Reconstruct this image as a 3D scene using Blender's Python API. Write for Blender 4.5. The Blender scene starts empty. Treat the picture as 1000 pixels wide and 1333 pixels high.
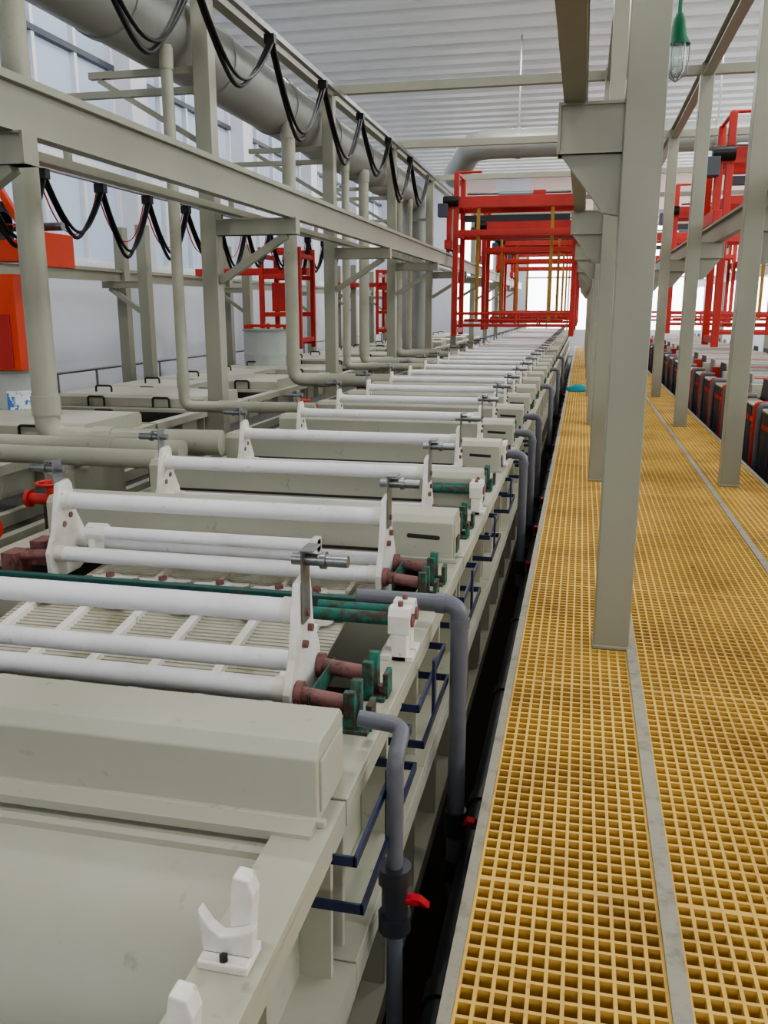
import bpy, math, random
from mathutils import Vector, Matrix
random.seed(4)
scene = bpy.context.scene
COL = scene.collection
try:
    scene.view_settings.look = 'AgX - Medium High Contrast'
except Exception:
    pass

# ------------------------------------------------------------------ materials
MATS = {}
def s2l(c):
    return tuple(((v/255.0)/12.92 if v/255.0 <= 0.04045 else (((v/255.0)+0.055)/1.055)**2.4) for v in c)
def mat(name, rgb, rough=0.5, metal=0.0, dirt=None, dscale=3.0, damt=0.3, bump=0.0, bscale=40.0, lo=0.5, hi=0.7, streak=None, stint=(96,74,48), samt=0.4):
    m = bpy.data.materials.new(name); m.use_nodes = True
    nt = m.node_tree; b = nt.nodes['Principled BSDF']
    c = s2l(rgb) + (1,)
    b.inputs['Base Color'].default_value = c
    b.inputs['Roughness'].default_value = rough
    b.inputs['Metallic'].default_value = metal
    tc = nt.nodes.new('ShaderNodeTexCoord')
    def layer(scale, lo, hi, amt, tint, prev, det=6, ro=.65):
        n = nt.nodes.new('ShaderNodeTexNoise'); n.inputs['Scale'].default_value = scale
        n.inputs['Detail'].default_value = det; n.inputs['Roughness'].default_value = ro
        nt.links.new(tc.outputs['Object'], n.inputs['Vector'])
        r = nt.nodes.new('ShaderNodeMapRange')
        r.inputs['From Min'].default_value = lo; r.inputs['From Max'].default_value = hi
        r.inputs['To Min'].default_value = 0; r.inputs['To Max'].default_value = amt
        nt.links.new(n.outputs['Fac'], r.inputs['Value'])
        mx = nt.nodes.new('ShaderNodeMix'); mx.data_type = 'RGBA'
        if prev is None: mx.inputs[6].default_value = c
        else: nt.links.new(prev, mx.inputs[6])
        mx.inputs[7].default_value = s2l(tint) + (1,)
        nt.links.new(r.outputs['Result'], mx.inputs[0])
        return mx.outputs[2]
    out = None
    if dirt is not None: out = layer(dscale, lo, hi, damt, dirt, None)
    if streak is not None: out = layer(streak, .66, .76, samt, stint, out, 3, .55)
    if out is not None: nt.links.new(out, b.inputs['Base Color'])
    if bump > 0:
        n2 = nt.nodes.new('ShaderNodeTexNoise'); n2.inputs['Scale'].default_value = bscale
        nt.links.new(tc.outputs['Object'], n2.inputs['Vector'])
        bp = nt.nodes.new('ShaderNodeBump'); bp.inputs['Strength'].default_value = bump
        bp.inputs['Distance'].default_value = 0.01
        nt.links.new(n2.outputs['Fac'], bp.inputs['Height'])
        nt.links.new(bp.outputs['Normal'], b.inputs['Normal'])
    MATS[name] = m
    return m
mat('beige_tank', (172,171,154), 0.45, dirt=(150,146,126), dscale=1.1, damt=0.5, bump=0.03, bscale=8, lo=.42, hi=.75, streak=13, stint=(112,92,64), samt=.5)
mat('beige_steel', (148,148,132), 0.38, dirt=(130,128,110), dscale=1.0, damt=0.4, bump=0.03, lo=.42, hi=.75)
mat('beige_pipe', (162,162,144), 0.4, dirt=(138,134,112), dscale=2, damt=0.5, lo=.42, hi=.75, streak=14, samt=.3)
mat('duct_grey', (144,146,140), 0.4, dirt=(122,124,116), dscale=1.0, damt=0.5)
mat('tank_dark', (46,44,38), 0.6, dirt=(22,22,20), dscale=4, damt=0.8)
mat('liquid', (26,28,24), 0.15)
mat('white_pp', (222,219,211), 0.42, dirt=(182,171,152), dscale=6, damt=0.65, lo=0.46, hi=0.75, streak=22, stint=(118,88,60), samt=.65)
mat('white_tube', (224,222,224), 0.38, dirt=(196,189,183), dscale=4, damt=0.6, streak=26, stint=(150,130,112), samt=.4)
mat('white_mesh', (182,178,162), 0.6, dirt=(132,120,94), dscale=6, damt=0.8)
mat('galv', (142,144,144), 0.35, 0.8, dirt=(100,95,88), dscale=20, damt=0.5)
mat('rust_rod', (130,88,84), 0.6, dirt=(70,44,36), dscale=25, damt=0.95, bump=0.2)
mat('patina', (34,104,90), 0.7, dirt=(72,50,38), dscale=22, damt=0.95, bump=0.4, lo=0.44, hi=0.56)
mat('teal_edge', (34,84,76), 0.6, dirt=(80,90,80), dscale=8, damt=0.8)
mat('pvc_grey', (98,100,108), 0.42, dirt=(78,74,74), dscale=7, damt=0.5)
mat('pvc_dark', (46,48,56), 0.4)
mat('blue_paint', (30,40,74), 0.5, dirt=(18,22,38), dscale=9, damt=0.7)
mat('red_paint', (182,48,38), 0.45, dirt=(144,38,30), dscale=2, damt=0.4)
mat('orange_paint', (220,72,38), 0.45, dirt=(176,52,28), dscale=2, damt=0.4)
mat('red_plastic', (196,30,50), 0.4)
mat('yellow_strap', (160,120,50), 0.6)
mat('black_rubber', (18,18,20), 0.45)
mat('grating_yellow', (214,176,92), 0.62, dirt=(158,118,64), dscale=1.4, damt=0.65, bump=0.1, lo=0.45, hi=0.68, streak=9, stint=(104,76,42), samt=.55)
mat('kerb', (148,144,128), 0.6, dirt=(104,98,80), dscale=14, damt=0.7, bump=0.15)
mat('floor_mat', (60,52,42), 0.7, dirt=(34,30,26), dscale=1.3, damt=0.8, bump=0.1)
mat('roof_mat', (214,215,213), 0.5, dirt=(196,198,196), dscale=0.6, damt=0.4)
mat('wall_mat', (212,214,221), 0.6, dirt=(196,199,208), dscale=0.5, damt=0.4)
mat('wall_pink', (228,204,198), 0.6)
mat('frame_dark', (76,80,88), 0.5)
mat('frame_white', (222,224,228), 0.5)
mat('lamp_green', (24,112,76), 0.45)
mat('teal_cloth', (20,130,140), 0.8, bump=0.5, bscale=30)
mat('label', (70,120,180), 0.5, dirt=(220,226,230), dscale=9, damt=1, lo=0.46, hi=0.50)
mat('drum', (170,176,170), 0.4, dirt=(140,146,140), dscale=4, damt=0.4)
mat('right_tank_dark', (66,66,68), 0.55, dirt=(40,40,42), dscale=5, damt=0.7)
m = bpy.data.materials.new('frosted_pane'); m.use_nodes = True
nt = m.node_tree; nt.nodes.clear()
o = nt.nodes.new('ShaderNodeOutputMaterial'); t = nt.nodes.new('ShaderNodeBsdfTranslucent')
d = nt.nodes.new('ShaderNodeBsdfDiffuse'); mx = nt.nodes.new('ShaderNodeMixShader')
t.inputs[0].default_value = (.40,.44,.50,1); d.inputs[0].default_value = (.62,.66,.72,1)
mx.inputs[0].default_value = 0.5
nt.links.new(t.outputs[0], mx.inputs[1]); nt.links.new(d.outputs[0], mx.inputs[2]); nt.links.new(mx.outputs[0], o.inputs[0])
MATS['frosted_pane'] = m
m = bpy.data.materials.new('lamp_glass'); m.use_nodes = True
b = m.node_tree.nodes['Principled BSDF']; b.inputs['Base Color'].default_value = (.85,.95,.92,1)
b.inputs['Roughness'].default_value = 0.08; b.inputs['Transmission Weight'].default_value = 0.75
MATS['lamp_glass'] = m

# ------------------------------------------------------------------ mesh builder
class MB:
    def __init__(s): s.v=[]; s.f=[]; s.m=[]; s.sm=[]; s.mats=[]
    def mi(s, n):
        if n not in s.mats: s.mats.append(n)
        return s.mats.index(n)
    def add(s, vs, fs, mt, smooth=False):
        o=len(s.v); s.v += [tuple(p) for p in vs]; k=s.mi(mt)
        for f in fs:
            s.f.append([i+o for i in f]); s.m.append(k); s.sm.append(smooth)
    def box(s,x0,x1,y0,y1,z0,z1,mt):
        vs=[(x0,y0,z0),(x1,y0,z0),(x1,y1,z0),(x0,y1,z0),(x0,y0,z1),(x1,y0,z1),(x1,y1,z1),(x0,y1,z1)]
        s.add(vs,[(0,3,2,1),(4,5,6,7),(0,1,5,4),(1,2,6,5),(2,3,7,6),(3,0,4,7)],mt)
    def prism(s,poly,axis,a,b,mt):
        n=len(poly)
        def P(t,p):
            if axis=='X': return (t,p[0],p[1])
            if axis=='Y': return (p[0],t,p[1])
            return (p[0],p[1],t)
        vs=[P(a,p) for p in poly]+[P(b,p) for p in poly]
        fs=[tuple(range(n-1,-1,-1)),tuple(range(n,2*n))]
        fs+=[(i,(i+1)%n,n+(i+1)%n,n+i) for i in range(n)]
        s.add(vs,fs,mt)
    def beam(s,p0,p1,w,h,mt,upv=(0,0,1)):
        p0=Vector(p0);p1=Vector(p1);d=(p1-p0).normalized();u=Vector(upv)
        if abs(d.dot(u))>.98: u=Vector((0,1,0))
        r=d.cross(u).normalized();u=r.cross(d)
        vs=[]
        for p in (p0,p1):
            for a,b in ((-1,-1),(1,-1),(1,1),(-1,1)):
                vs.append(p+r*(a*w/2)+u*(b*h/2))
        s.add(vs,[(0,1,2,3),(7,6,5,4),(0,4,5,1),(1,5,6,2),(2,6,7,3),(3,7,4,0)],mt)
    def sweep(s,pts,r,mt,n=12,caps=True):
        pts=[Vector(p) for p in pts]; k=len(pts)
        rs = r if isinstance(r,(list,tuple)) else [r]*k
        d0=(pts[1]-pts[0]).normalized()
        u=Vector((0,0,1)) if abs(d0.z)<.9 else Vector((1,0,0))
        nrm=(u-d0*u.dot(d0)).normalized()
        vs=[];fs=[]
        for i,p in enumerate(pts):
            if i==0: d=d0
            elif i==k-1: d=(pts[i]-pts[i-1]).normalized()
            else: d=((pts[i+1]-p).normalized()+(p-pts[i-1]).normalized()).normalized()
            nrm=(nrm-d*nrm.dot(d)).normalized(); bn=d.cross(nrm)
            for j in range(n):
                a=2*math.pi*j/n
                vs.append(p+(nrm*math.cos(a)+bn*math.sin(a))*rs[i])
        for i in range(k-1):
            for j in range(n):
                fs.append((i*n+j,i*n+(j+1)%n,(i+1)*n+(j+1)%n,(i+1)*n+j))
        s.add(vs,fs,mt,True)
        if caps:
            s.add(vs[:n],[tuple(range(n-1,-1,-1))],mt); s.add(vs[-n:],[tuple(range(n))],mt)
    def cyl(s,p0,p1,r,mt,n=14): s.sweep([p0,p1],r,mt,n)
    def pipe(s,pts,r,mt,fr=None,n=14,collar=None):
        fr = fr or r*1.8
        pts=[Vector(p) for p in pts]; out=[pts[0]]
        for i in range(1,len(pts)-1):
            a=(pts[i-1]-pts[i]).normalized(); b=(pts[i+1]-pts[i]).normalized()
            pa=pts[i]+a*fr; pb=pts[i]+b*fr
            for t in range(7):
                q=t/6; out.append(pa*(1-q)**2+pts[i]*2*q*(1-q)+pb*q*q)
            if collar:
                s.cyl(pa-a*r*.2,pa+a*r*.9,r*1.14,collar,n); s.cyl(pb-b*r*.2,pb+b*r*.9,r*1.14,collar,n)
        out.append(pts[-1]); s.sweep(out,r,mt,n)
    def mesh(s,name):
        me=bpy.data.meshes.new(name); me.from_pydata(s.v,[],s.f)
        for n in s.mats: me.materials.append(MATS[n])
        me.polygons.foreach_set('material_index',s.m); me.polygons.foreach_set('use_smooth',s.sm)
        me.update(); return me
    def obj(s,name,loc=(0,0,0),bevel=0):
        return place(s.mesh(name),name,loc,bevel)
def place(me,name,loc=(0,0,0),bevel=0):
    ob=bpy.data.objects.new(name,me); ob.location=loc; COL.objects.link(ob)
    if bevel:
        bm=ob.modifiers.new('bevel','BEVEL'); bm.width=bevel; bm.segments=2; bm.limit_method='ANGLE'
    return ob
def ipoly(xc,z0,z1,w,t=.014):
    h=w/2
    return [(xc-h,z0),(xc+h,z0),(xc+h,z0+t),(xc+t/2,z0+t),(xc+t/2,z1-t),(xc+h,z1-t),(xc+h,z1),(xc-h,z1),(xc-h,z1-t),(xc-t/2,z1-t),(xc-t/2,z0+t),(xc-h,z0+t)]

YEND=42.0; YB=-7.0
COLY=[3.98+4.12*k for k in range(9)]
FLOOR=-0.6

# ------------------------------------------------------------------ room shell
b=MB(); b.box(-8.6,10.6,YB,YEND,FLOOR-.1,FLOOR,'floor_mat'); b.obj('floor')
b=MB(); prof=[]
y=YB
while y<YEND:
    prof += [(y,7.36),(y+.40,7.36),(y+.47,7.60),(y+.76,7.60)]
    y+=.84
top=[(p[0],p[1]+.03) for p in prof]
n=len(prof)
for pr in (prof,top):
    vs=[]
    for X in (-8.6,10.6): vs+=[(X,p[0],p[1]) for p in pr]
    b.add(vs,[(i,i+1,n+i+1,n+i) for i in range(n-1)],'roof_mat')
b.obj('ceiling')
WX=-8.3
PIL=[4.8+5.3*k for k in range(8)]
b=MB()
b.box(WX-.25,WX,YB,YEND,FLOOR,2.3,'wall_mat')
b.box(WX-.25,WX,YB,YEND,6.7,7.6,'wall_mat')
b.box(WX-.25,WX,YB,-.5,2.3,6.7,'wall_mat')
for p in PIL: b.box(WX-.25,WX+.32,p-.3,p+.3,FLOOR,7.36,'wall_mat')
b.box(WX-.25,WX+.05,YB,YEND,2.22,2.32,'frame_white')
b.obj('wall_left')
for k,p in enumerate([-.5]+PIL[:-1]):
    b=MB(); y0=p+.3; y1=p+5.0
    for f in (2.3,3.9,5.62,6.62):
        b.box(WX-.16,WX+.02,y0,y1,f,f+.09,'frame_dark' if f in(5.62,) else 'frame_white')
    for q in range(5):
        yy=y0+(y1-y0-.08)*q/4
        b.box(WX-.16,WX-.0,yy,yy+.08,2.3,6.7,'frame_white')
    b.box(WX-.10,WX-.09,y0,y1,2.3,6.7,'frosted_pane')
    b.obj('window_%d'%(k+1))
b=MB(); RX=10.3
b.box(RX,RX+.25,YB,YEND,FLOOR,1.2,'wall_mat'); b.box(RX,RX+.25,YB,YEND,6.7,7.6,'wall_mat')
b.box(RX,RX+.25,YB,-.5,1.2,6.7,'wall_mat')
for p in PIL: b.box(RX-.3,RX+.25,p-.3,p+.3,FLOOR,7.36,'wall_mat')
b.obj('wall_right')
for k,p in enumerate([-.5]+PIL[:-1]):
    b=MB(); y0=p+.3; y1=p+5.0
    for f in (1.2,3.0,4.9,6.62): b.box(RX+.02,RX+.14,y0,y1,f,f+.08,'frame_white')
    for q in range(5):
        yy=y0+(y1-y0-.08)*q/4; b.box(RX+.02,RX+.14,yy,yy+.08,1.2,6.7,'frame_white')
    b.obj('window_%d'%(k+20))
b=MB()
b.box(-8.6,10.6,YB-.2,YB,FLOOR,2.6,'wall_mat'); b.box(-8.6,10.6,YB-.2,YB,5.0,7.6,'wall_mat')
for x0,x1 in ((-8.6,-7),(-2.6,-1),(3.4,5),(9,10.6)): b.box(x0,x1,YB-.2,YB,2.6,5.0,'wall_mat')
b.obj('added_wall_front')  # unseen wall behind camera, added to cut light; its openings let some fill in
b=MB()
for x0,x1 in ((-7,-2.6),(-1,3.4),(5,9)):
    for q in range(6):
        x=x0+(x1-x0)*q/5; b.box(x-.04,x+.04,YB-.12,YB-.04,2.6,5.0,'frame_white')
    for z in (2.64,3.8,4.96): b.box(x0,x1,YB-.12,YB-.04,z-.04,z+.04,'frame_white')
b.obj('window_50')  # frames for the invented openings that give front fill light
b=MB()
b.box(-8.6,-6.2,YEND,YEND+.2,FLOOR,7.6,'wall_mat')
b.box(-6.2,-4.2,YEND,YEND+.2,5.6,7.6,'wall_pink'); b.box(-6.2,-4.2,YEND,YEND+.2,FLOOR,1,'wall_mat')
b.box(-4.2,-2.6,YEND,YEND+.2,FLOOR,7.6,'wall_mat')
b.box(-2.6,1.2,YEND,YEND+.2,5.3,7.6,'wall_pink'); b.box(-2.6,1.2,YEND,YEND+.2,FLOOR,.6,'wall_mat')
b.box(1.2,2.6,YEND,YEND+.2,FLOOR,7.6,'wall_mat')
b.box(2.6,8,YEND,YEND+.2,5.3,7.6,'wall_pink'); b.box(2.6,8,YEND,YEND+.2,FLOOR,.6,'wall_mat')
b.box(8,10.6,YEND,YEND+.2,FLOOR,7.6,'wall_mat')
b.obj('wall_back')
b=MB()
for x0,x1,z0,z1 in ((-6.2,-4.2,1,5.6),(-2.6,1.2,.6,5.3),(2.6,8,.6,5.3)):
    k=int((x1-x0)/.9)
    for i in range(k+1):
        x=x0+(x1-x0)*i/k; b.box(x-.04,x+.04,YEND+.05,YEND+.12,z0,z1,'frame_white')
    b.box(x0,x1,YEND+.05,YEND+.12,(z0+z1)/2-.04,(z0+z1)/2+.04,'frame_white')
b.obj('window_40')

# ------------------------------------------------------------------ walkway grating
WE=38.0
b=MB()
panels=[(-.205,.272),(.322,1.155),(1.205,1.66)]
P=.0405; T=.0095
for x0,x1 in panels:
    n=round((x1-x0)/P)
    for i in range(n+1):
        x=x0+(x1-x0)*i/n
        b.box(x-T/2,x+T/2,-.6,WE,-.034,0,'grating_yellow')
    y=-.6; j=0
    while y<WE:
        w=T*1.9 if j%30==0 else T
        b.box(x0,x1,y-w/2,y+w/2,-.034,-.0008,'grating_yellow'); y+=P*1.12; j+=1
b.obj('yellow_grating_walkway')
b=MB()
for x0,x1,z in ((-.238,-.208,.012),(.275,.320,.012),(1.158,1.202,.012),(1.664,1.70,.012)):
    b.box(x0,x1,-.6,WE,-.07,z,'kerb')
for x in (-.222,.297,1.18,1.68):
    b.box(x-.012,x+.012,-.6,WE,-.2,-.07,'kerb')
for yy in [0.0+1.03*k for k in range(37)]:
    b.box(-.21,1.66,yy,yy+.05,-.2,-.075,'kerb')
    if int(yy/1.03)%2==0:
        for x in (-.222,.297,1.18,1.68): b.box(x-.03,x+.03,yy,yy+.06,FLOOR,-.2,'kerb')
b.obj('walkway_support_frame')

# ------------------------------------------------------------------ columns
def column(w,z0,z1):
    c=MB(); h=w/2; c.box(-h,h,-h,h,z0,z1,'beige_steel')
    c.box(-h-.004,h+.004,-h-.004,h+.004,z0,z0+.02,'beige_steel')
    return c.mesh('steel_column')
RB=2.38; RT=2.62; TOP=4.35
meA=column(.16,0,TOP+.15)
meA2=column(.16,FLOOR,TOP+.15)
def bracket(xc,xt,z,hd=.2,w=.12,diag=None):
    c=MB(); s=1 if xt>xc else -1
    h0=min(xc,xt);h1=max(xc,xt)
    c.box(h0,h1,-w/2,w/2,z-.012,z,'beige_steel'); c.box(h0,h1,-w/2,w/2,z-hd,z-hd+.012,'beige_steel')
    c.box(h0,h1,-w/2+.01,w/2-.01,z-hd,z,'beige_steel'); 
    c.box(xt-.006,xt+.006,-w/2,w/2,z-hd,z,'beige_steel')
    if diag:
        c.beam((xt-s*.1,0,z-hd),(xc,0,z-hd-diag),.07,.07,'beige_steel')
    else:
        t=abs(xt-xc)
        c.prism([(xc,z-hd),(xt-s*.05*t,z-hd),(xc+s*.25*t,z-hd-t*.9),(xc,z-hd-t*.95)],'Y',-.03,.03,'beige_steel')
    return c.mesh('runway_bracket')
brA=bracket(.125,-.135,RB); brB=bracket(-3.45,-2.66,RB,diag=.42,hd=.15); brD=bracket(1.435,1.72,RB)
for i,y in enumerate(COLY):
    place(meA,'steel_column',(.205,y,0),.006)
    place(meA,'steel_column',(1.355,y,0),.006)
    place(meA2,'steel_column',(-3.53,y,0),.006)
    place(meA2,'steel_column',(4.75,y,0),.006)
    place(brA,'runway_bracket',(0,y,0)); place(brB,'runway_bracket',(0,y,0)); place(brD,'runway_bracket',(0,y,0))
meC=column(.16,FLOOR,2.75)
brC=bracket(-6.5,-7.1,1.95,diag=.35,hd=.1)
for y in COLY:
    place(meC,'steel_column',(-6.42,y,0),.006); place(meC,'steel_column',(-6.95,y+.3,0),.006)
    place(brC,'runway_bracket',(0,y,0))
def ibeam(name,x,z0,z1,w):
    c=MB(); c.prism(ipoly(x,z0,z1,w),'Y',-1,40,'beige_steel'); 
    c.box(x-.02,x+.02,-1,40,z1,z1+.035,'beige_steel'); return c.obj(name)
ibeam('crane_runway_beam',-.075,RB,RT,.09)
ibeam('crane_runway_beam',-2.74,RB,RT,.085)
ibeam('crane_runway_beam',1.64,RB,RT,.10)
ibeam('crane_runway_beam',4.45,RB,RT,.10)
ibeam('crane_runway_beam',-6.95,1.95,2.1,.10)
b=MB(); b.prism([(-3.36,2.42),(-3.26,2.42),(-3.26,2.43),(-3.35,2.43),(-3.35,2.50),(-3.36,2.50)],'Y',-1,40,'beige_steel'); b.obj('cable_tray_angle')
for x in (.205,1.355,-3.53,4.75):
    b=MB(); b.prism(ipoly(x,TOP,TOP+.16,.12),'Y',-1,40,'beige_steel'); b.obj('roof_tie_beam')
for y in COLY:
    b=MB(); pl=[(y-.05,TOP+.02),(y+.05,TOP+.02),(y+.05,TOP+.13),(y-.05,TOP+.13)]
    b.prism(pl,'X',-3.45,.125,'beige_steel'); b.prism(pl,'X',.285,1.275,'beige_steel'); b.prism(pl,'X',1.435,4.67,'beige_steel')
    b.obj('cross_tie_beam')

# ------------------------------------------------------------------ festoons
def festoon(name,x,z,ys,sag,r,extra=False):
    c=MB()
    c.box(x-.03,x+.03,-1,40,z+.02,z+.08,'galv')
    for i in range(len(ys)-1):
        y0,y1=ys[i],ys[i+1]
        for off,rr,sg,sk in ((0,r,1.0,.07),(.035,r*.8,.9,.04)):
            pts=[]; sgi=sg*(1+.14*math.sin(i*2.3))
            for k in range(21):
                t=k/20; u=2*t-1
                zz=z-.04-sag*sgi*(1-abs(u)**2.2)
                yy=y0+(y1-y0)*(t+sk*math.sin(2*math.pi*t)+.03*math.sin(i*1.7)*math.sin(math.pi*t))
                pts.append((x+off,yy,zz))
            c.sweep(pts,rr,'black_rubber',8)
        if extra:
            pts=[(x-.04,y0+(y1-y0)*k/16,z-.04-sag*.8*(1-abs(k/8-1)**2.3)) for k in range(17)]
            c.sweep(pts,r*.35,'red_plastic',6)
        c.box(x-.05,x+.06,y0-.04,y0+.04,z-.07,z+.02,'black_rubber')
    return c.obj(name)
festoon('cable_festoon',-3.31,TOP-.06,[3.6+1.9*k for k in range(9)],.74,.023)
festoon('cable_festoon',-5.0,2.80,[5.6+1.02*k for k in range(13)],.60,.02,True)
b=MB(); b.box(-5.06,-4.94,-1,24,2.88,2.92,'galv')
for y in COLY[:5]: b.box(-5.03,-4.97,y-.03,y+.03,2.9,3.5,'beige_steel'); b.box(-5.03,-3.61,y-.03,y+.03,3.5,3.56,'beige_steel')
b.obj('festoon_hanger_frame')

# ------------------------------------------------------------------ ducts & vertical pipes
DX=-4.0; DZ=4.08
b=MB()
b.sweep([(DX,-1,DZ),(DX,19.3,DZ)],.345,'duct_grey',28)
for yy in [1+2.06*k for k in range(9)]: b.cyl((DX,yy-.05,DZ),(DX,yy+.05,DZ),.36,'duct_grey',28)
b.pipe([(DX,19.2,DZ),(DX,20.9,DZ),(DX,20.9,FLOOR+.01)],.30,'duct_grey',.5,20)
for y in COLY[:4]:
    b.beam((-3.61,y,DZ-.38),(-4.7,y,DZ-.38),.06,.06,'beige_steel'); b.beam((-4.6,y,DZ-.42),(-3.61,y,DZ-1.0),.05,.05,'beige_steel')
b.obj('exhaust_duct')
b=MB()
b.pipe([(-3.4,23.5,4.9),(-2.6,20.8,5.15),(9.5,20.8,5.15)],.31,'duct_grey',.5,22)
for x in (-1.6,0.5,2.6,4.7,6.8): b.cyl((x-.06,20.8,5.15),(x+.06,20.8,5.15),.33,'duct_grey',22); b.beam((x,20.8,5.45),(x,20.8,7.36),.03,.03,'galv')
b.obj('exhaust_duct')
def drop(y,r,x=-3.76,xe=-2.46,zh=.62):
    c=MB(); zt=DZ-.24
    c.pipe([(x,y,zt),(x,y,zh),(xe,y+.12,zh)],r,'beige_pipe',r*1.7,16)
    c.cyl((x,y,zt-.20),(x,y,zt-.02),r*1.15,'beige_pipe',16)
    c.cyl((x,y,zh+.18),(x,y,zh+.32),r*1.12,'beige_pipe'); c.cyl((x+.35,y+.04,zh),(x+.5,y+.055,zh),r*1.12,'beige_pipe')
    c.cyl((x,y,2.9),(x,y,3.02),r*1.1,'beige_pipe',16)
    c.obj('exhaust_drop_pipe')
drop(5.55,.092); drop(7.8,.054); drop(11.15,.088); drop(13.9,.062); drop(15.1,.088); drop(18.0,.088); drop(19.2,.06)
b=MB()
b.pipe([(-6.2,4.72,.66),(-2.46,4.72,.66)],.058,'beige_pipe',n=14); b.pipe([(-6.2,5.05,.66),(-2.46,5.05,.66)],.07,'beige_pipe',n=14)
for x in (-5.4,-4.2,-3.0):
    b.cyl((x-.06,5.05,.66),(x+.06,5.05,.66),.083,'beige_pipe'); b.box(x-.03,x+.03,4.6,5.2,.20,.58,'beige_steel')
b.obj('horizontal_process_pipe')

# ------------------------------------------------------------------ tanks (main line)
UY=[2.13,3.19,4.13,5.25,6.43]
while UY[-1]<36: UY.append(UY[-1]+1.12)
BY=[1.68,3.68]+[ (UY[i]+UY[i+1])/2+.02 for i in range(2,len(UY)-1)]
RIM=.47; XR=-.465; XL=-2.58
def tank(y0,y1,div=None,x0=XL,x1=XR,liq=True):
    c=MB(); ir=x1-.12; il=x0+.12; iy0=y0+.05; iy1=y1-.05; t='beige_tank'
    c.box(x0,ir,y0,iy0,RIM-.02,RIM,t); c.box(x0,ir,iy1,y1,RIM-.02,RIM,t)
    c.box(ir,x1,y0+.003,y1-.003,RIM-.021,RIM+.001,t); c.box(x0,il,iy0,iy1,RIM-.02,RIM,t)
    c.box(x1-.015,x1,y0+.003,y1-.003,RIM-.07,RIM-.02,t)
    c.box(ir,ir+.02,y0+.02,y1-.02,FLOOR+.12,RIM-.02,t); c.box(il-.02,il,y0+.02,y1-.02,FLOOR+.12,RIM-.02,t)
    c.box(il,ir,iy0-.02,iy0,FLOOR+.12,RIM-.02,t); c.box(il,ir,iy1,iy1+.02,FLOOR+.12,RIM-.02,t)
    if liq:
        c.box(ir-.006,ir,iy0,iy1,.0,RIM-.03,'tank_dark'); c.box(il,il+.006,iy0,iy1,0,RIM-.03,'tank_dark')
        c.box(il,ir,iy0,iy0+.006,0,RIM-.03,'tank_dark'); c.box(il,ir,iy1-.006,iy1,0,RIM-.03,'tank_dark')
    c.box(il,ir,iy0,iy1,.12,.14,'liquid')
    k=max(2,int((y1-y0)/.42))
    for i in range(k+1):
        yy=y0+.04+(y1-y0-.1)*i/k
        c.prism([(ir+.02,FLOOR+.12),(x1-.03,FLOOR+.12),(x1-.02,RIM-.07),(x1-.02,RIM-.02),(ir+.02,RIM-.02)],'Y',yy,yy+.02,t)
    c.box(ir+.02,x1+.02,y0,y1,.02,.045,t); c.box(x1+.005,x1+.02,y0,y1,-.04,.02,t)
    c.box(x0+.05,x1-.02,y0,y1,FLOOR+.04,FLOOR+.12,t)
    for xx in (x0+.15,x1-.2):
        for yy in (y0+.08,y1-.14): c.box(xx,xx+.1,yy,yy+.06,FLOOR,FLOOR+.04,t)
    if div: c.box(il,ir,div-.02,div+.02,.14,RIM-.01,t)
    return c
IR=XR-.12; IL=XL+.12
edges=[0.35]+BY
for i in range(len(edges)-1):
    y0,y1=edges[i],edges[i+1]
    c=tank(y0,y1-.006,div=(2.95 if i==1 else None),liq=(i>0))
    if i==0:
        pr=[(1.58,.454),(1.50,.446),(1.43,.432),(1.37,.41),(1.32,.38),(1.28,.345),(1.245,.30),(1.215,.25),(1.19,.19),(1.17,.12),(1.155,.04),(1.15,-.06)]
        nn=len(pr)
        vs=[(IL,p[0],p[1]) for p in pr]+[(IR,p[0],p[1]) for p in pr]
        c.add(vs,[(q,nn+q,nn+q+1,q+1) for q in range(nn-1)],'beige_tank',True)
        c.prism([(1.515,.460),(1.56,.468),(1.56,.487),(1.515,.480)],'X',IL,-.50,'beige_tank')
        c.prism([(1.470,.440),(1.487,.443),(1.487,.460),(1.470,.456)],'X',IL,IR,'beige_tank')
    else:
        c.box(IL,IR,y1-.075,y1-.055,RIM-.03,RIM+.012,'teal_edge')
        if i==1: c.box(IL,IR,2.93,2.965,RIM-.02,RIM+.035,'teal_edge')
    c.obj('plating_tank',bevel=(.003 if i else 0))

# ------------------------------------------------------------------ cover boxes
def cover(first=False):
    c=MB(); h=.105; d=-.022 if first else 0
    prof=[(-h,0),(h,0),(h,.185+d),(h-.02,.205+d),(-h+.03,.205+d),(-h,.175+d)] 
    c.prism(prof,'X',-2.47,-.50,'beige_tank')
    c.box(-2.47,-.48,-h-.012,-h+.004,0,.02,'beige_tank'); 
    c.box(-.502,-.494,-h+.02,h-.02,.02,.165+d,'beige_tank')
    if not first:
        c.prism([(-.70,.105),(-.56,.10),(-.555,.11),(-.56,.12),(-.70,.125),(-.705,.115)],'Y',-h-.003,-h+.01,'tank_dark')
        c.prism([(-2.3,.035),(-.8,.035),(-.8,.05),(-2.3,.05)],'Y',-h-.003,-h+.01,'tank_dark')
        c.box(-.497,-.488,-.05,.03,.03,.10,'patina')
    return c
place(cover(True).mesh('tank_cover_box'),'tank_cover_box',(0,1.675,RIM),.008)
me=cover().mesh('tank_cover_box')
for y in BY[1:]: place(me,'tank_cover_box',(0,y,RIM),.006)

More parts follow.
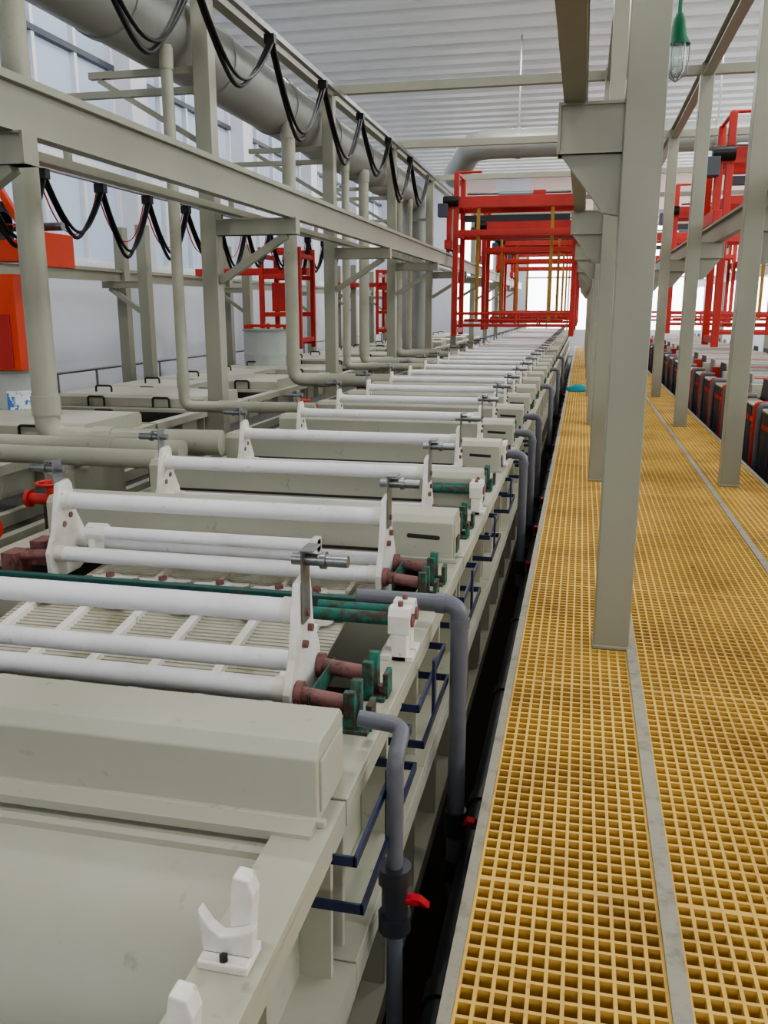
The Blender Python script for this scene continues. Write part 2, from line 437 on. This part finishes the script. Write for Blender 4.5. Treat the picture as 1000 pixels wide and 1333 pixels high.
# ------------------------------------------------------------------ roller frame units
PR=-.71; PL=-2.115
def unit(kind=0):
    c=MB()
    poly=[(-.145,.47),(-.15,.56),(-.10,.64),(-.062,.78),(-.045,.835),(.03,.845),(.05,.82),(.065,.70),(.125,.60),(.135,.47),(.06,.44),(-.08,.44)]
    tz=.745 if kind==2 else .76
    for x in (PR,PL):
        c.prism(poly,'X',x-.011,x+.011,'white_pp')
        s=1 if x==PR else -1
        c.box(x+s*.012,x+s*.018,-.045,.02,.72,.93,'galv')
        c.box(x+s*.012,x+s*.05,-.05,.025,.925,.931,'galv')
        c.cyl((x-s*.02,-.01,.895),(x+s*.135,-.01,.895),.017,'galv'); c.cyl((x+s*.06,-.01,.895),(x+s*.075,-.01,.895),.024,'galv')
        for yy,zz in ((-.01,tz),(-.095,.55),(.085,.55),(-.03,.66),(.02,.69)):
            c.cyl((x+s*.008,yy,zz),(x+s*.024,yy,zz),.012,'rust_rod',6)
            c.cyl((x-s*.008,yy,zz),(x-s*.014,yy,zz),.014,'rust_rod',8)
    for yy in (-.10,.10):
        c.cyl((PR,yy,.545),(-.545,yy,.53),.023,'rust_rod',12)
        c.cyl((PR+.012,yy,.545),(PR+.03,yy,.545),.036,'rust_rod',12)
        c.cyl((-.56,yy,.53),(-.54,yy,.53),.034,'patina',10)
        c.prism([(yy-.05,.472),(yy+.05,.472),(yy+.05,.585),(yy+.028,.585),(yy,.515),(yy-.028,.585),(yy-.05,.585)],'X',-.555,-.525,'patina')
        c.box(-.575,-.49,yy-.055,yy+.055,.47,.482,'patina'); c.box(-.50,-.485,yy-.03,yy+.03,.47,.545,'patina')
        c.cyl((-.51,yy,.48),(-.51,yy,.50),.012,'rust_rod',6)
        c.cyl((PL,yy,.545),(-2.29,yy,.53),.023,'rust_rod',12)
        c.box(-2.34,-2.27,yy-.05,yy+.05,.44,.55,'patina' if kind==0 else 'rust_rod')
    c.box(-.66,-.655,-.13,.13,.50,.56,'patina')
    for (yy,zz,r,xa,xb) in ((-.01,tz,.034,PL,PR),(-.095,.55,.032,PL,PR),(.085,.555,.030,PL,PR)):
        c.cyl((xa,yy,zz),(xb,yy,zz),r,'white_tube',16)
        c.cyl((xa,yy,zz),(xa+.05,yy,zz),r*1.12,'white_pp',16); c.cyl((xb-.05,yy,zz),(xb,yy,zz),r*1.12,'white_pp',16)
    if kind==1:
        c.cyl((PL+.14,-.02,.63),(PR-.27,-.02,.63),.026,'white_tube',16); c.cyl((PL+.12,-.02,.63),(PL+.20,-.02,.63),.04,'white_pp',12)
        c.box(PR-.30,PR-.27,-.05,.02,.56,.66,'white_pp'); c.box(PL+.13,PL+.16,-.05,.02,.54,.66,'white_pp')
    ya,yb,za,zb=(-.30,.30,.36,.43)
    if kind==2: ya,yb,za,zb=.0,.66,.36,.46
    if kind==1: ya,yb,za,zb=-.20,.32,.41,.44
    c.prism([(ya,za),(yb,zb),(yb,zb+.01),(ya,za+.01)],'X',PL+.08,PR-.06,'white_mesh')
    nn={0:6,1:4,2:5}[kind]
    for k in range(nn+1):
        x=PL+.15+(PR-PL-.3)*k/nn
        c.beam((x,ya,za+.02),(x,yb,zb+.02),.03 if kind==2 else .022,.03,'white_pp' if kind==2 else 'white_mesh')
    for k in range(30):
        yy=ya+.01+(yb-ya-.02)*k/29; zz=za+.008+(zb-za)*(k/29)
        c.box(PL+.08,PR-.06,yy-.002,yy+.002,zz,zz+.006,'white_mesh')
    rows={0:((.24,.44),),1:((.22,.47),(-.19,.455),(-.13,.455)),2:((.62,.475),)}[kind]
    for yy,zb0 in rows:
        for k in range(5):
            x=PL+.2+(PR-PL-.4)*k/4+random.uniform(-.08,.08)
            c.cyl((x,yy,zb0),(x,yy,zb0+.022),.048,'white_pp',14); c.cyl((x,yy,zb0+.022),(x,yy,zb0+.036),.018,'rust_rod',8)
            c.beam((x-.11,yy,zb0+.012),(x+.11,yy+.03,zb0+.012),.03,.014,'white_pp')
    return c
ms=[unit(0).mesh('roller_frame'),unit(1).mesh('roller_frame'),unit(2).mesh('roller_frame')]
for i,y in enumerate(UY[:-1]):
    place(ms[{0:2,1:1}.get(i,0)],'roller_frame',(0,y,0),.003)
def busbars():
    c=MB()
    for yy in (.0,.07):
        c.cyl((-.80,yy,.60),(-.52,yy,.60),.021,'patina',12)
        c.box(-.535,-.485,yy-.03,yy+.03,.47,.56,'white_pp')
        c.prism([(yy-.033,.56),(yy+.033,.56),(yy+.033,.62),(yy+.02,.645),(yy-.02,.645),(yy-.033,.62)],'X',-.545,-.475,'white_pp')
        c.cyl((-.476,yy,.60),(-.468,yy,.60),.022,'rust_rod',10)
        c.cyl((-.51,yy,.645),(-.51,yy,.66),.01,'rust_rod',6)
        c.box(-.57,-.465,yy-.03,yy+.03,.47,.49,'white_pp')
    return c.mesh('copper_busbar_clamp')
me=busbars(); 
for y in (2.50,4.52,6.0): place(me,'copper_busbar_clamp',(0,y,0),.004)

# ------------------------------------------------------------------ V saddles foreground
def saddle():
    c=MB()
    c.box(-.045,.045,-.035,.035,0,.018,'white_pp')
    c.prism([(-.045,.018),(.045,.018),(.05,.075),(.02,.06),(-.01,.052),(-.030,.068),(-.05,.098)],'Y',-.012,.012,'white_pp')
    c.prism([(-.005,.018),(.033,.018),(.042,.12),(.033,.148),(.005,.152),(.0,.12)],'Y',.012,.046,'white_pp')
    c.cyl((.0,-.025,.018),(.0,-.025,.028),.008,'tank_dark',6)
    return c.mesh('plastic_v_saddle')
me=saddle()
place(me,'plastic_v_saddle',(-.532,1.165,RIM),.005); place(me,'plastic_v_saddle',(-.520,.905,RIM),.005)

# ------------------------------------------------------------------ PVC pipes & valve
b=MB()
b.pipe([(-.50,1.93,.545),(-.385,1.93,.535),(-.385,1.83,.50),(-.385,1.83,-.59)],.021,'pvc_grey',.035,14)
z=.12
b.cyl((-.385,1.83,z-.075),(-.385,1.83,z+.075),.033,'pvc_dark',16)
b.cyl((-.385,1.83,z-.09),(-.385,1.83,z-.045),.042,'pvc_dark',12); b.cyl((-.385,1.83,z+.045),(-.385,1.83,z+.09),.042,'pvc_dark',12)
b.cyl((-.385,1.83,z),(-.325,1.83,z),.014,'red_plastic'); b.beam((-.325,1.79,z+.04),(-.315,1.87,z-.04),.024,.016,'red_plastic')
b.obj('drain_pipe_with_valve')
def bigdrain(r=.031):
    c=MB()
    c.pipe([(-.72,.0,.565),(-.36,.0,.565),(-.36,0,FLOOR+.02)],r,'pvc_grey',.055,16,collar='pvc_grey')
    c.cyl((-.36,0,-.32),(-.36,0,-.22),r*1.3,'pvc_dark',16); c.cyl((-.36,0,-.5),(-.36,0,-.42),r*1.3,'pvc_dark',16)
    c.cyl((-.36,-.0,-.27),(-.30,-.02,-.25),.013,'red_plastic'); c.beam((-.30,-.05,-.22),(-.29,.03,-.3),.03,.02,'red_plastic')
    return c.mesh('drain_pipe')
me=bigdrain()
place(me,'drain_pipe',(0,2.78,0))
for y in (6.15,7.25,8.4,11.8,15.2,19): place(me,'drain_pipe',(0,y,-.03))
b=MB(); b.pipe([(-.30,.8,-.38),(-.30,36,-.38)],.04,'pvc_dark')
for k in range(34): b.cyl((-.30,1+k*1.03,-.38),(-.30,1.08+k*1.03,-.38),.05,'pvc_dark')
b.obj('collector_pipe')
def blue(L):
    c=MB()
    for z,x in ((.40,-.415),(.285,-.40)):
        c.box(x-.004,x+.004,0,L,z-.012,z+.012,'blue_paint')
        for yy in (0,L-.006): c.box(-.565,x,yy,yy+.006,z-.012,z+.012,'blue_paint')
    c.box(-.412,-.403,L*.45,L*.45+.03,.26,.46,'blue_paint')
    return c.mesh('pipe_support_strap')
me=blue(.62)
place(me,'pipe_support_strap',(0,1.56,0)); 
me=blue(.5)
for y in (2.3,3.3,4.3,5.4,6.6,7.7): place(me,'pipe_support_strap',(0,y,0))
def redv():
    c=MB()
    c.cyl((0,0,.47),(0,0,.62),.02,'red_paint'); c.sweep([(.07*math.cos(a*math.pi/6),.07*math.sin(a*math.pi/6),.62) for a in range(13)],.01,'red_paint',8)
    c.beam((-.07,0,.62),(.07,0,.62),.012,.012,'red_paint'); c.beam((0,-.07,.62),(0,.07,.62),.012,.012,'red_paint')
    c.cyl((-.12,0,.53),(.12,0,.53),.03,'red_paint'); c.cyl((-.14,0,.53),(-.12,0,.53),.05,'red_paint'); c.cyl((.12,0,.53),(.14,0,.53),.05,'red_paint')
    c.box(-.03,.03,-.03,.03,.33,.5,'tank_dark')
    return c.mesh('red_hand_valve')
me=redv()
b=MB()
b.box(-3.9,-2.62,1.0,38,.20,.25,'tank_dark')
for k in range(38):
    for x in (-3.8,-2.7): b.box(x-.03,x+.03,1.1+k,1.16+k,FLOOR,.2,'beige_steel')
for x in (-3.4,-3.05,-2.78): b.box(x-.03,x+.03,1.0,38,.25,.33,'beige_steel')
b.obj('service_deck')
for y in (3.45,4.1,5.3,8.6,11.4): place(me,'red_hand_valve',(-2.80,y,0))

# ------------------------------------------------------------------ left line tanks
def sidetank(x0,x1,y0,y1,lid):
    c=tank(y0,y1,x0=x0,x1=x1)
    for xx in (x0+.5,x0+1.3):
        c.pipe([(xx,y0+.05,RIM),(xx,y0+.05,RIM+.11),(xx+.2,y0+.05,RIM+.11),(xx+.2,y0+.05,RIM)],.012,'black_rubber',.03,8)
    if lid:
        c.prism([(y0+.08,RIM),(y1-.08,RIM),(y1-.08,RIM+.10),(y1-.12,RIM+.13),(y0+.12,RIM+.13),(y0+.08,RIM+.10)],'X',x0+.08,x1-.9 if lid==1 else x1-.1,'beige_tank')
        c.pipe([(x0+.4,y0+.4,RIM+.13),(x0+.4,y0+.4,RIM+.2),(x0+.6,y0+.4,RIM+.2),(x0+.6,y0+.4,RIM+.13)],.012,'black_rubber',.03,8)
    return c
y=5.2; k=0
while y<34:
    c=sidetank(-5.95,-3.95,y,y+1.15,(1,2,0,2,1,2)[k%6]); c.obj('rinse_tank'); y+=1.2; k+=1
y=1.5; k=0
def rtank(y0,y1):
    c=tank(y0,y1,x0=2.0,x1=4.1)
    c.box(1.95,2.0,y0+.02,y1-.02,-.2,RIM+.005,'right_tank_dark'); c.box(1.93,2.12,y0+.01,y1-.01,RIM+.005,RIM+.02,'beige_tank')
    c.box(1.93,1.95,y0+.02,y1-.02,.30,.35,'red_paint')
    c.pipe([(2.05,y0+.3,RIM+.08),(1.88,y0+.3,RIM+.08),(1.88,y0+.3,FLOOR)],.03,'pvc_grey',.05,12)
    c.pipe([(2.05,y0+.62,RIM+.07),(1.90,y0+.62,RIM+.07),(1.90,y0+.62,FLOOR)],.024,'red_paint',.04,10)
    c.cyl((1.9,y0+.62,.2),(1.9,y0+.62,.3),.035,'red_paint')
    for yy in (y0+.35,y0+.65): c.cyl((2.2,yy,.60),(3.9,yy,.60),.035,'duct_grey',12)
    for xx in (2.2,3.9): c.prism([(y0+.22,RIM),(y0+.8,RIM),(y0+.7,.72),(y0+.3,.72)],'X',xx-.012,xx+.012,'right_tank_dark' if k%3 else 'duct_grey')
    c.box(2.1,4.0,y0+.9,y0+1.05,RIM,RIM+.16,'red_paint' if k%2==1 else 'beige_tank')
    return c
while y<36:
    rtank(y,y+1.12).obj('plating_tank'); y+=1.14; k+=1

def drum(r,z0,z1,label):
    c=MB(); c.cyl((0,0,z0),(0,0,z1),r,'drum',28); c.cyl((0,0,z1),(0,0,z1+.03),r*1.06,'duct_grey',28); c.cyl((0,0,z0+.3),(0,0,z0+.33),r*1.02,'drum',28)
    c.cyl((0,0,z1),(0,0,z1+.12),.03,'red_paint'); c.beam((-r*.9,0,z1+.08),(r*.9,0,z1+.08),.05,.05,'red_paint'); c.box(-r,-r*.7,-.06,.06,z1+.03,z1+.10,'red_paint'); c.box(r*.7,r,-.06,.06,z1+.03,z1+.10,'red_paint')
    if label:
        vs=[];n=8
        for k in range(n+1):
            a=-math.pi*.42+.9*k/n
            for z in (z0+.3,z1-.16): vs.append((math.cos(a)*(r+.004),math.sin(a)*(r+.004),z))
        c.add(vs,[(2*i,2*i+2,2*i+3,2*i+1) for i in range(n)],'label',True)
    return c
drum(.26,.15,.84,True).obj('chemical_drum',(-5.42,7.55,.10))
drum(.42,.15,.86,False).obj('chemical_drum',(-5.3,14.4,.32))
b=MB()
for z in (.62,.25): b.cyl((-7.5,5,z),(-7.5,34,z),.022,'galv',8)
for k in range(28): b.cyl((-7.5,5+k*1.07,FLOOR),(-7.5,5+k*1.07,.62),.02,'galv',8)
b.obj('handrail')

# ------------------------------------------------------------------ cranes
def crane():
    c=MB(); R='red_paint'; xl=-2.60; xr=-.22; D=1.0
    for y in (0,D):
        c.box(-2.75,-.1,y-.06,y+.06,3.52,3.74,R)
        c.box(xl,xr,y-.045,y+.045,2.98,3.10,R)
        for x in (xl,xr): c.box(x-.05,x+.05,y-.05,y+.05,1.0,4.2 if x==xl else 3.6,R)
        c.box(xl,xr,y-.03,y+.03,1.42,1.48,R); c.box(xl,xr,y-.03,y+.03,1.18,1.23,R)
        for x in (-1.9,-1.35,-.9): c.box(x-.02,x+.02,y-.02,y+.02,1.2,1.45,R)
    for x in (-2.15,-.68): c.box(x-.035,x+.035,-.012,.012,1.3,3.55,'yellow_strap')
    for x in (xl,xr):
        for z in (1.1,3.04,3.62): c.box(x-.04,x+.04,0,D,z-.05,z+.05,R)
    for x in (-2.74,-.10):
        c.box(x-.06,x+.06,-.25,D+.25,2.72,2.9,R)
        for y in (-.12,D+.12): c.cyl((x-.03,y,2.72),(x+.03,y,2.72),.07,'frame_dark',16)
        for y in (0,D): c.box(x-.05,x+.05,y-.05,y+.05,2.85,3.6,R)
    c.box(-2.5,-.35,.42,.58,3.30,3.42,'frame_dark'); c.cyl((-1.8,.5,3.75),(-1.1,.5,3.75),.13,'frame_dark',16); c.box(-1.1,-.85,.36,.64,3.6,3.88,R)
    c.cyl((-2.55,-.1,3.65),(-2.85,-.1,3.65),.1,'black_rubber',12); c.box(-2.95,-2.75,-.22,.05,3.35,3.6,'frame_dark')
    c.cyl((-2.45,.5,3.85),(-.35,.5,3.85),.03,'galv',8)
    c.box(-2.45,-.4,.35,.65,1.28,1.34,R)
    c.cyl((xl,0,4.2),(xl,D,4.2),.03,R,8); c.cyl((xl,0,4.2),(xl+.5,0,4.2),.025,R,8)
    return c.mesh('overhead_crane')
cr=crane()
for y in (18.2,23.5,29,34.5): place(cr,'overhead_crane',(0,y,0),.006)
for y in (13.6,21,28): place(cr,'overhead_crane',(4.50,y,0),.006)
def lcrane():
    c=MB(); R='orange_paint'
    c.box(-6.9,-4.76,-.08,.08,1.98,2.16,R); c.box(-6.9,-4.76,.22,.34,1.98,2.16,R)
    c.box(-4.84,-4.74,-.12,.36,1.92,2.22,R)
    c.box(-5.75,-5.13,-.06,.10,.98,1.86,R); c.box(-5.68,-5.2,-.075,-.06,1.0,1.5,'red_paint')
    c.box(-5.35,-5.2,-.12,.12,2.16,2.5,'frame_dark'); c.cyl((-5.6,0,2.3),(-5.2,0,2.3),.11,'frame_dark',14)
    c.box(-5.5,-5.4,-.05,.05,1.86,1.98,R)
    c.beam((-4.95,0,2.16),(-5.25,0,2.65),.06,.06,R); c.cyl((-6.8,.3,2.3),(-4.8,.3,2.3),.04,'galv',8)
    return c.mesh('hoist_trolley')
place(lcrane(),'hoist_trolley',(0,7.30,0),.006)
def lc2():
    c=MB(); R='red_paint'
    for y in (0,.8):
        for x in (-5.6,-4.9): c.box(x-.04,x+.04,y-.04,y+.04,.85,2.6,R)
        for z in (.95,1.45,2.1,2.55): c.box(-5.6,-4.9,y-.03,y+.03,z-.04,z+.04,R)
    for x in (-5.6,-4.9):
        for z in (1.0,2.45): c.box(x-.03,x+.03,0,.8,z-.04,z+.04,R)
    c.box(-5.45,-5.1,.1,.5,1.5,2.0,R)
    c.cyl((-5.3,.4,2.4),(-5.0,.4,2.4),.12,'frame_dark',14); c.box(-7.0,-4.85,.3,.45,2.14,2.26,R)
    return c.mesh('hoist_trolley')
me=lc2(); place(me,'hoist_trolley',(0,14.95,0),.006); place(me,'hoist_trolley',(0,24,0),.006)

# ------------------------------------------------------------------ pendant lamp
b=MB(); lx,ly,lz=.44,5.5,2.98
b.cyl((lx,ly,lz+.12),(lx,ly,TOP+.05),.012,'lamp_green',8)
b.sweep([(lx,ly,lz+.16),(lx,ly,lz+.12),(lx,ly,lz+.05),(lx,ly,lz)],[.018,.035,.045,.07],'lamp_green',16)
b.sweep([(lx,ly,lz),(lx,ly,lz-.06),(lx,ly,lz-.13),(lx,ly,lz-.165)],[.05,.053,.046,.02],'lamp_glass',16)
for k in range(6):
    a=k*math.pi/3
    b.sweep([(lx+.065*math.cos(a)*q,ly+.065*math.sin(a)*q,lz+z) for q,z in ((1,0),(1,-.08),(.85,-.15),(0,-.19))],.0035,'galv',6)
b.cyl((.205,ly,TOP+.06),(1.355,ly,TOP+.06),.015,'galv',8)
b.obj('pendant_lamp')
b=MB(); vs=[];fs=[]; N=12;M=6
for i in range(M+1):
    for j in range(N):
        a=2*math.pi*j/N; ph=math.pi/2*i/M
        r=(.17+.05*random.random())*math.cos(ph)+.005
        vs.append((r*1.1*math.cos(a),r*1.5*math.sin(a),.005+.11*math.sin(ph)*(.8+.4*random.random())))
for i in range(M):
    for j in range(N): fs.append((i*N+j,i*N+(j+1)%N,(i+1)*N+(j+1)%N,(i+1)*N+j))
b.add(vs,fs,'teal_cloth',True); b.obj('teal_cloth_bundle',(-.02,17.2,0.003))

# ------------------------------------------------------------------ light
w=bpy.data.worlds.new('sky'); scene.world=w; w.use_nodes=True
bg=w.node_tree.nodes['Background']; bg.inputs[0].default_value=(.95,.98,1,1); bg.inputs[1].default_value=5.6
def area(name,loc,rot,sx,sy,p,col=(1,.99,.97)):
    l=bpy.data.lights.new(name,'AREA'); l.shape='RECTANGLE'; l.size=sx; l.size_y=sy; l.energy=p; l.color=col
    o=bpy.data.objects.new(name,l); o.location=loc; o.rotation_euler=rot; COL.objects.link(o)
for y in range(0,42,6):
    for x in (-5.6,-1.6,3.0,7.5):
        area('added_roof_fill',(x,y+1,7.3),(0,0,0),1.2,.3,105)  # added fill lights under the roof, not actual fixtures of the hall

# ------------------------------------------------------------------ camera
th=math.radians(13.3); ps=math.radians(12.7)
f=Vector((-math.sin(ps)*math.cos(th),math.cos(ps)*math.cos(th),-math.sin(th)))
r=Vector((math.cos(ps),math.sin(ps),0)); u=r.cross(f)
cam=bpy.data.cameras.new('camera'); co=bpy.data.objects.new('camera',cam); COL.objects.link(co)
co.matrix_world=Matrix(((r.x,u.x,-f.x,0),(r.y,u.y,-f.y,0),(r.z,u.z,-f.z,1.55),(0,0,0,1)))
cam.sensor_fit='HORIZONTAL'; cam.sensor_width=36; cam.lens=36*1120/1000; cam.clip_start=.05; cam.clip_end=200
scene.camera=co
